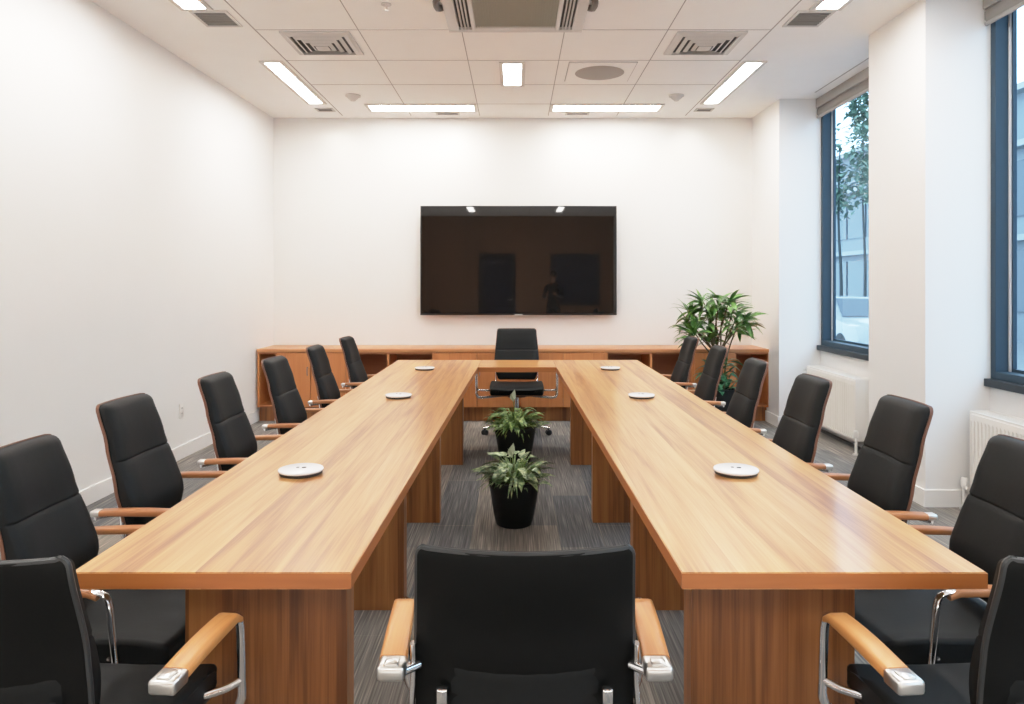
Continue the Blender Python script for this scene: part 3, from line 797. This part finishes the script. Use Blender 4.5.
        obj('arm_pad', b, M['arm'] if not high else M['arm_side'], fr, 50)
        b = B(); x = xm(ay0 + .02)
        if high: box(b, x - hwid * .85, x + hwid * .85, ay0 + .02, ay0 + .058, az - .008, az + .013, .006, 3)
        else:
            box(b, x - hwid * .98, x + hwid * .98, ay0, ay0 + .058, az - .014, az + .017, .008, 3)
            box(b, x - hwid * .5, x + hwid * .5, ay0 + .008, ay0 + .04, az + .016, az + .020, .003)
        obj('end_cap', b, M['satin'], fr, 50)
    return t

GS = 'high-back leather chairs around the table'
ORD = ['nearest', 'second nearest', 'third nearest', 'fourth nearest', 'second farthest', 'farthest']
YS = [2.215, 2.82, 3.57, 4.40, 5.26, 6.15]
lab = lambda side, i: 'high-back black leather chair, %s of the six on the %s side' % (ORD[i], side)
ch = make_chair('conference_chair', lab('left', 0), True, GS)
ch.location = (-1.225, YS[0], 0); ch.scale = (.96,) * 3; ch.rotation_euler = (0, 0, -PI / 2)
ch['label'] = lab('left wall', 0)
for i in range(1, 6): dup(ch, (-1.185 + (0, -.045, 0, .01, .02, .04)[i], YS[i], 0), -PI / 2 + random.uniform(-.04, .04), lab('left wall', i)).scale = (1, 1, 1)
YR = [2.215, 2.79, 3.48, 4.28, 5.22, 6.15]
for i in range(6): dup(ch, (1.185 + (.09, .02, -.045, -.055, -.01, .02)[i], YR[i], 0), PI / 2 + random.uniform(-.03, .03), lab('window', i)).scale = ((.96,) * 3 if i == 0 else (1, 1, 1))
hc = make_chair('conference_chair', 'x', True, GS, True); hc.location = (.012, 7.10, 0); hc.rotation_euler = (0, 0, PI); hc['label'] = ('high-back black leather armchair at the far head of the table, facing the viewer')
GM = 'low-back chairs nearest the viewer'
mc = make_chair('armchair', 'black low-back armchair seen from behind, at the open end of the table', False, GM)
mc.location = (.020, 1.755, 0)
rc = make_chair('armchair', 'black low-back armchair cut off by the lower left corner, seen from behind', False, GM, roomy=True)
rc.location = (-1.10, 1.705, 0); rc.rotation_euler = (0, 0, -.08)
dup(rc, (1.185, 1.705, 0), .08, 'black low-back armchair cut off by the lower right corner, seen from behind')

# ------------------------------------------------------------------ plants
def leaf(bm, base, d, length, width, droop=.3, fold=.25, n=6, tipw=.0, shape='lance', roll=0.0, mi=0):
    d = Vector(d).normalized(); up = Vector((0, 0, 1))
    side = d.cross(up)
    if side.length < .05: side = Vector((1, 0, 0))
    side.normalize()
    if roll: side = Matrix.Rotation(roll, 3, d) @ side
    p = Vector(base); rows = []; st = length / n
    for k in range(n + 1):
        q = k / n
        if shape == 'lance': w = width * math.sin(PI * min(1, q ** .8 * .97 + .03)) ** .9
        elif shape == 'heart': w = width * (math.sin(PI * (q ** .55)) if q > 0 else .12)
        else: w = width * (1 - q * .9)
        if k == n: w = width * .02
        nrm = side.cross(d).normalized()
        rows.append((bm.verts.new(p - side * w + nrm * w * fold), bm.verts.new(p.copy()), bm.verts.new(p + side * w + nrm * w * fold)))
        d = (d - up * droop * st / length * (1 + q)).normalized()
        p = p + d * st
    for a, c in zip(rows, rows[1:]):
        bm.faces.new((a[0], a[1], c[1], c[0])).material_index = mi; bm.faces.new((a[1], a[2], c[2], c[1])).material_index = mi

def small_plant(loc, label, s, budh, seed, mats):
    rr = random.Random(seed)
    t = thing('potted_plant', label, 'plant', loc, group='potted plants between the table arms')
    ph = .25 * s
    b = B(); lathe(b, [(0, .0), (.088 * s, 0), (.097 * s, .006), (.107 * s, .04 * s), (.121 * s, .11 * s), (.132 * s, .18 * s), (.140 * s, .225 * s), (.142 * s, ph - .006), (.140 * s, ph), (.130 * s, ph), (.128 * s, ph - .03), (0, ph - .03)], 44)
    obj('pot', b, M['pot'], t, 40)
    b = B(); lathe(b, [(0, ph - .012), (.06, ph - .016), (.127 * s, ph - .022)], 28); obj('soil', b, M['soil'], t, 40)
    b = B(); st = B()
    for k in range(120):
        a = rr.uniform(0, 2 * PI); el = rr.choice([.1, .3, .55, .8, 1.1]) + rr.uniform(-.12, .12)
        L = rr.uniform(.05, .14) * s; r0 = rr.uniform(.0, .06)
        bx, by = math.cos(a) * r0, math.sin(a) * r0
        d = Vector((math.cos(a) * math.cos(el), math.sin(a) * math.cos(el), math.sin(el)))
        p0 = Vector((bx, by, ph - .02)); p1 = p0 + d * L * .6 + Vector((0, 0, .03)); p2 = p0 + d * L + Vector((0, 0, .02))
        tube(st, [p0, p1, p2], .0022, 5, cap=False)
        ln = rr.uniform(.065, .11) * s
        dd = Vector((math.cos(a), math.sin(a), rr.uniform(-.1, .7)))
        leaf(b, p2, dd, ln, ln * rr.uniform(.15, .24), rr.uniform(.3, 1.0), .22, 6, shape='heart', roll=rr.uniform(-.5, .5))
    for k in range(64):    # narrow arching blades
        a = rr.uniform(0, 2 * PI); el = rr.uniform(.35, 1.2)
        d = Vector((math.cos(a) * math.cos(el), math.sin(a) * math.cos(el), math.sin(el)))
        leaf(b, (math.cos(a) * .02, math.sin(a) * .02, ph - .02), d, rr.uniform(.15, .25) * s, rr.uniform(.006, .011), rr.uniform(.5, 1.3), .3, 8, shape='lance')
    obj('foliage', b, mats[0], t, 60); obj('stems', st, mats[1], t, 60)
    # pale flower bud on a stalk
    b = B(); x = -.015 * s
    tube(b, smoothpts([(0, 0, ph - .02), (x * .4, .0, ph + budh * .5), (x, -.01, ph + budh)], 4), .003, 6); obj('flower_stalk', b, M['gstem'], t)
    b = B(); leaf(b, (x, -.01, ph + budh - .035), (.12, -.25, 1), .085 * s, .022 * s, .2, .5, 6, shape='heart'); leaf(b, (x, -.012, ph + budh - .04), (-.3, -.2, 1), .06 * s, .016 * s, .3, .4, 6, shape='heart')
    tube(b, [(x, -.012, ph + budh - .03), (x + .004, -.014, ph + budh + .03)], .006, 8)
    obj('flower_bud', b, M['bud'], t, 60)
small_plant((-.008, 4.40, 0), 'low leafy plant in a black pot, the nearer of two on the carpet', 1.1, .17, 3, (M['vleaf'], M['gstem']))
small_plant((-.002, 5.92, 0), 'low leafy plant in a black pot, the farther one in front of the far chair', 1.2, .24, 11, (M['vleaf2'], M['gstem']))

t = thing('floor_plant', 'tall bushy green floor plant before the right end of the wooden cabinets', 'plant', (2.06, 7.38, 0))
b = B(); lathe(b, [(0, 0), (.125, 0), (.135, .01), (.165, .36), (.168, .40), (.155, .40), (.15, .37), (0, .37)], 36); obj('planter', b, M['pot'], t, 40)
b = B(); lathe(b, [(0, .378), (.151, .374)], 28); obj('soil', b, M['soil'], t)
rr = random.Random(5)
st = B(); fo = B()
tips = [(-.36, 1.10), (-.30, 1.20), (-.19, 1.29), (-.04, 1.33), (.10, 1.30), (.22, 1.23), (.32, 1.12), (.30, 1.02), (-.12, 1.12), (.05, 1.16), (.15, 1.07), (-.26, 1.02), (-.02, 1.22), (-.32, .98), (-.10, .95)]
for k, (tx, tz) in enumerate(tips):
    ty = rr.uniform(-.18, .18)
    bx = rr.uniform(-.05, .05)
    pts = smoothpts([(bx, rr.uniform(-.04, .04), .36), (bx * 1.2 + tx * .12, ty * .15, .36 + (tz - .36) * .5), (tx * .62, ty * .6, tz - .10), (tx * .85, ty * .9, tz)], 4)
    tube(st, pts, .008, 6, radii=[.010 - .005 * i / len(pts) for i in range(len(pts))])
    o = Vector((tx * .85, ty * .9, tz))
    for j in range(19):
        a = rr.uniform(0, 2 * PI); el = rr.uniform(-.3, 1.1)
        d = Vector((math.cos(a) * math.cos(el) + tx * .9, math.sin(a) * math.cos(el) * .8, math.sin(el)))
        ln = rr.uniform(.17, .26)
        leaf(fo, o - Vector((0, 0, rr.uniform(0, .10))), d, ln, ln * rr.uniform(.09, .125), rr.uniform(.35, .9), .18, 6, shape='lance', roll=rr.uniform(-.6, .6))
obj('stems', st, M['stem'], t, 60); obj('foliage', fo, M['leaf'], t, 60)
lo = B()
for j in range(90):
    a = rr.uniform(0, 2 * PI); el = rr.uniform(-.1, 1.1); ln = rr.uniform(.10, .18); r0 = rr.uniform(.02, .13)
    d = Vector((math.cos(a) * math.cos(el), math.sin(a) * math.cos(el), math.sin(el)))
    leaf(lo, (math.cos(a) * r0, math.sin(a) * r0, .37 + rr.uniform(0, .30)), d, ln, ln * .24, rr.uniform(.4, 1.2), .2, 6, shape='heart', roll=rr.uniform(-.5, .5))
obj('lower_leaves', lo, M['leaf2'], t, 60)

# ------------------------------------------------------------------ outside the windows
b = B(); box(b, XW + .25, 60, -20, 80, -.35, -.25); struct('ground', b, M['asphalt'])
t = thing('office_building', 'pale blue-grey office building with glazed bands across the street', 'building', (15, 20, -.25))
b = B(); box(b, 0, 6, -35, 35, 0, 7.4); obj('wall', b, M['facade'], t, 0)
for z0, z1 in ((.9, 2.75), (3.75, 5.4)):
    y = -34.5
    while y < 34:
        b = B(); box(b, -.06, 0, y, y + 1.55, z0, z1); obj('window', b, M['facglass'], t, 0); y += 1.75
for z in (3.0, 5.75, 7.4):
    b = B(); box(b, -.35, 0, -35, 35, z, z + .18); obj('ledge', b, M['facwhite'], t, 0)
def tree(x, y, cz, r, rz, label, seed, n):
    q = random.Random(seed)
    t = thing('street_tree', label, 'tree', (x, y, -.25))
    top = cz + .25
    b = B(); tube(b, smoothpts([(0, 0, 0), (.05, .03, top * .35), (-.04, 0, top * .7), (0, 0, top + rz * .5)], 4), .07, 8, radii=[.06 - .0035 * i for i in range(13)]); obj('trunk', b, M['bark'], t)
    b = B()
    cl = [Vector((q.uniform(-1, 1), q.uniform(-1, 1), q.uniform(-1, 1))) for _ in range(26)]
    for k in range(n):
        c = q.choice(cl); v = c + Vector((q.gauss(0, .22), q.gauss(0, .22), q.gauss(0, .18)))
        leaf(b, (v.x * r, v.y * r, top + v.z * rz), (q.uniform(-1, 1), q.uniform(-1, 1), q.uniform(-.6, .6)), q.uniform(.16, .28), .07, .5, .2, 3)
    obj('crown', b, M['treeleaf'], t, 0)
tree(8.95, 20.0, 4.75, .75, 1.1, 'green leafy tree seen through the far window', 1, 700)
tree(11.15, 23.2, 6.3, .35, 1.7, 'tall narrow dark tree at the right of the far window view', 2, 1000)
# parked car
t = thing('parked_car', 'white car parked in the street seen through the far window', 'car', (8.05, 17.4, -.25), 0)
prof = [(-2.1, .35), (-2.12, .62), (-2.0, .82), (-1.1, .95), (-.45, 1.40), (.9, 1.43), (1.75, 1.0), (2.08, .93), (2.12, .5), (2.05, .3)]
b = B()
secs = []
for x, wk in ((-.86, .90), (-.80, .97), (-.62, 1), (0, 1.01), (.62, 1), (.80, .97), (.86, .90)):
    row = []
    for y, z in prof:
        inw = .16 * max(0, (z - .9) / .5)
        row.append(b.verts.new((x * (1 - inw), y * (wk if abs(y) > 1.5 else 1), .3 + (z - .3) * (1 if abs(x) < .7 else (.97 if z > .9 else 1)))))
    secs.append(row)
for r0, r1 in zip(secs, secs[1:]):
    for k in range(len(prof)): b.faces.new((r0[k], r0[(k + 1) % len(prof)], r1[(k + 1) % len(prof)], r1[k]))
b.faces.new(secs[0]); b.faces.new(secs[-1])
obj('body', b, M['carwhite'], t, 40)
for sx in (-1, 1):
    b = B(); v = [b.verts.new((sx * (.872 - .14 * (z - .92) / .42), y, z)) for y, z in ((-1.0, .98), (-.46, 1.34), (.86, 1.36), (1.45, 1.0))]
    b.faces.new(v); obj('side_window', b, M['carglass'], t, 0)
for y0, z0, y1, z1 in ((-1.05, .985, -.5, 1.375), (1.68, 1.05, 1.0, 1.40)):
    b = B(); s = -.02 if y0 < 0 else .02
    b.faces.new([b.verts.new(p) for p in ((-.68, y0 + s, z0 + .012), (.68, y0 + s, z0 + .012), (.60, y1 + s, z1 + .012), (-.60, y1 + s, z1 + .012))]); obj('windscreen', b, M['carglass'], t, 0)
for sx in (-1, 1):
    for y in (-1.35, 1.3):
        b = B(); tube(b, [(sx * .70, y, .32), (sx * .72, y, .32), (sx * .86, y, .32), (sx * .88, y, .32)], .32, 24, radii=[.29, .32, .32, .28]); obj('wheel', b, M['tyre'], t)

# ------------------------------------------------------------------ behind the viewer (mirrored in the television)
b = B(); box(b, -1.0, .0, YF, YF + .05, 0, 2.3); d = struct('door_1', b, M['doordark'])
b = B(); box(b, -.85, -.15, YF + .05, YF + .056, .25, 2.15); struct('door_pane', b, M['doorglass'], d)
b = B(); tube(b, [(-.08, YF + .05, 1.05), (-.08, YF + .1, 1.05), (-.2, YF + .1, 1.05)], .01, 8); struct('door_handle', b, M['satin'], d)
b = B(); box(b, .95, 2.3, YF, YF + .04, .9, 2.3); w = struct('window_5', b, M['doordark'])
b = B(); box(b, 1.03, 2.22, YF + .04, YF + .046, .98, 2.22); struct('window_pane', b, M['doorglass'], w)

t = thing('person', 'person in dark clothes standing behind the viewer, seen only as a reflection in the television', 'person', (.95, -2.0, 0), .25)
M['cloth'] = simple('dark clothes', (0.012, 0.013, 0.015), 0.85, noise=0.1)
M['skin'] = simple('skin', (0.36, 0.19, 0.12), 0.55, noise=0.05)
def skinmesh(name, verts, edges, radii, mats, parent, root=0):
    me = bpy.data.meshes.new(name); me.from_pydata(verts, edges, [])
    o = bpy.data.objects.new(name, me); C.objects.link(o)
    md = o.modifiers.new('skin', 'SKIN'); md.use_smooth_shade = True
    for v, r in zip(me.skin_vertices[0].data, radii): v.radius = r if isinstance(r, tuple) else (r, r)
    me.skin_vertices[0].data[root].use_root = True
    o.modifiers.new('sub', 'SUBSURF').levels = 2; o.modifiers['sub'].render_levels = 2
    dg = bpy.context.evaluated_depsgraph_get(); nm = bpy.data.meshes.new_from_object(o.evaluated_get(dg))
    nm.name = name; o.modifiers.clear(); o.data = nm; nm.materials.clear()
    for m in mats: nm.materials.append(m)
    o.parent = parent; return o
V = [(0, 0, .95), (0, .01, 1.12), (0, .0, 1.32), (0, -.005, 1.44), (0, .005, 1.52), (0, .02, 1.62), (0, .03, 1.70)]
E = [(i, i + 1) for i in range(6)]; Rr = [(.15, .11), (.135, .10), (.165, .11), (.10, .075), (.055, .055), (.075, .092), (.07, .085)]
for sx in (-1, 1):
    k = len(V)
    V += [(sx * .10, 0, .88), (sx * .11, .015, .50), (sx * .115, -.01, .10), (sx * .125, .11, .04)]; E += [(0, k), (k, k + 1), (k + 1, k + 2), (k + 2, k + 3)]; Rr += [.095, .062, .045, .042]
    k = len(V)
    V += [(sx * .185, -.005, 1.40), (sx * .24, .0, 1.13), (sx * .13, .20, 1.20), (sx * .09, .265, 1.245)]; E += [(3, k), (k, k + 1), (k + 1, k + 2), (k + 2, k + 3)]; Rr += [.062, .047, .032, .03]
    h = len(V) - 1; hx, hy, hz = V[h]
    for q in range(4):   # fingers curled over the camera
        k = len(V); dz = .03 - q * .02
        V += [(hx - sx * .012, hy + .035, hz + dz), (hx - sx * .03, hy + .06 - .003 * q, hz + dz), (hx - sx * .055, hy + .062, hz + dz - .004)]
        E += [(h, k), (k, k + 1), (k + 1, k + 2)]; Rr += [.010, .0085, .0075]
    k = len(V); V += [(hx - sx * .02, hy - .005, hz + .03), (hx - sx * .045, hy + .0, hz + .05)]; E += [(h, k), (k, k + 1)]; Rr += [.011, .009]
bd = skinmesh('body', V, E, Rr, [M['cloth'], M['skin']], t)
for p in bd.data.polygons:
    if p.center.z > 1.50 or (p.center.y > .235 and p.center.z > 1.1): p.material_index = 1
b = B(); tube(b, smoothpts([(0, -.02, 1.60), (0, -.025, 1.66), (0, -.005, 1.72), (0, .04, 1.73), (0, .075, 1.725)], 4), .08, 14, radii=[.05, .058, .064, .069, .073, .076, .078, .08, .081, .081, .08, .077, .073, .068, .06, .05, .035]); obj('hair', b, M['plastic'], bd, 60)
for sx in (-1, 1):
    b = B(); lathe(b, [(0, -.008), (.008, 0), (0, .008)], 10, (sx * .032, .108, 1.665)); obj('eye', b, M['plastic'], bd)
b = B(); tube(b, [(0, .105, 1.67), (0, .128, 1.635), (0, .118, 1.625)], .012, 8, radii=[.007, .013, .008]); obj('nose', b, M['skin'], bd)
t2 = thing('photo_camera', 'small dark camera held by the person reflected in the television', 'camera', (.95 - .335 * math.sin(.25), -2.0 + .335 * math.cos(.25), 1.25), .25)
b = B(); box(b, -.065, .065, -.02, .02, -.04, .04, .006); obj('camera_body', b, M['plastic'], t2)
b = B(); tube(b, [(0, .02, 0), (0, .065, 0), (0, .07, 0)], .032, 20, radii=[.034, .034, .028]); obj('lens', b, M['plastic'], t2)

# ------------------------------------------------------------------ lights
def spot(loc, aim, e, size=1.0, col=(1, .9, .76), blend=.9):
    l = bpy.data.lights.new('wall_washer', 'SPOT'); l.energy = e; l.color = col; l.spot_size = size; l.spot_blend = blend; l.shadow_soft_size = .04
    o = bpy.data.objects.new('wall_washer', l); C.objects.link(o); o.location = loc
    o.rotation_euler = (Vector(aim) - Vector(loc)).to_track_quat('-Z', 'Y').to_euler(); return o
for x in (-2.0, -.70, .62, 1.96):
    spot((x, 7.9, H - .03), (x, YB + .05, 2.75), 5, 1.5)
for y in (3.0, 5.4): spot((-2.05, y, H - .03), (-3.0, y + .1, 2.35), 6, 1.6)

ul = bpy.data.lights.new('unseen_fill', 'AREA'); ul.shape = 'RECTANGLE'; ul.size = 4.0; ul.size_y = 2.6; ul.energy = 170; ul.color = (1, .95, .88)  # unseen upward fill, added behind the viewer to lift ceiling and front faces
uo = bpy.data.objects.new('unseen_fill', ul); C.objects.link(uo); uo.location = (0, -1.6, .3); uo.rotation_euler = (PI, 0, 0)
wd = bpy.data.worlds.new('World'); sc.world = wd; wd.use_nodes = True; nt = wd.node_tree
bg = nt.nodes['Background']
sky = N(nt, 'ShaderNodeTexSky'); sky.sky_type = 'HOSEK_WILKIE'; sky.turbidity = 6; sky.ground_albedo = .4; sky.sun_direction = Vector((-.5, -.5, .7)).normalized()
mx = N(nt, 'ShaderNodeMix', data_type='RGBA'); mx.inputs[0].default_value = .92
nt.links.new(sky.outputs[0], mx.inputs[6]); mx.inputs[7].default_value = (.64, .83, 1.0, 1)
nt.links.new(mx.outputs[2], bg.inputs[0]); bg.inputs[1].default_value = 6.0

# ------------------------------------------------------------------ camera
cd = bpy.data.cameras.new('camera'); cam = bpy.data.objects.new('camera', cd); C.objects.link(cam)
cam.location = (0, 0, CAMZ); cam.rotation_euler = (PI / 2, 0, 0)
cd.sensor_width = 36; cd.lens = 36 * F / 1024
cd.shift_x = (512 - PX) / 1024; cd.shift_y = -(352 - PY) / 1024
cd.clip_start = .05; cd.clip_end = 300
sc.camera = cam
sc.view_settings.view_transform = 'Standard'; sc.view_settings.look = 'None'
sc.view_settings.exposure = 0.0; sc.view_settings.gamma = 1.1
# gentle film-like shoulder so the white walls keep their shading
vsn = sc.view_settings; vsn.use_curve_mapping = True
cmn = vsn.curve_mapping; cmn.white_level = (2.0, 2.0, 2.0); cmn.extend = 'HORIZONTAL'
cv = cmn.curves[3]
cv.points[0].location = (0, 0); cv.points[1].location = (1, 1)
for px_, py_ in ((.05, .104), (.15, .315), (.30, .615), (.45, .80), (.65, .915)): cv.points.new(px_, py_)
cmn.update()
sc.cycles.use_denoising = True
sc.cycles.max_bounces = 10; sc.cycles.diffuse_bounces = 6
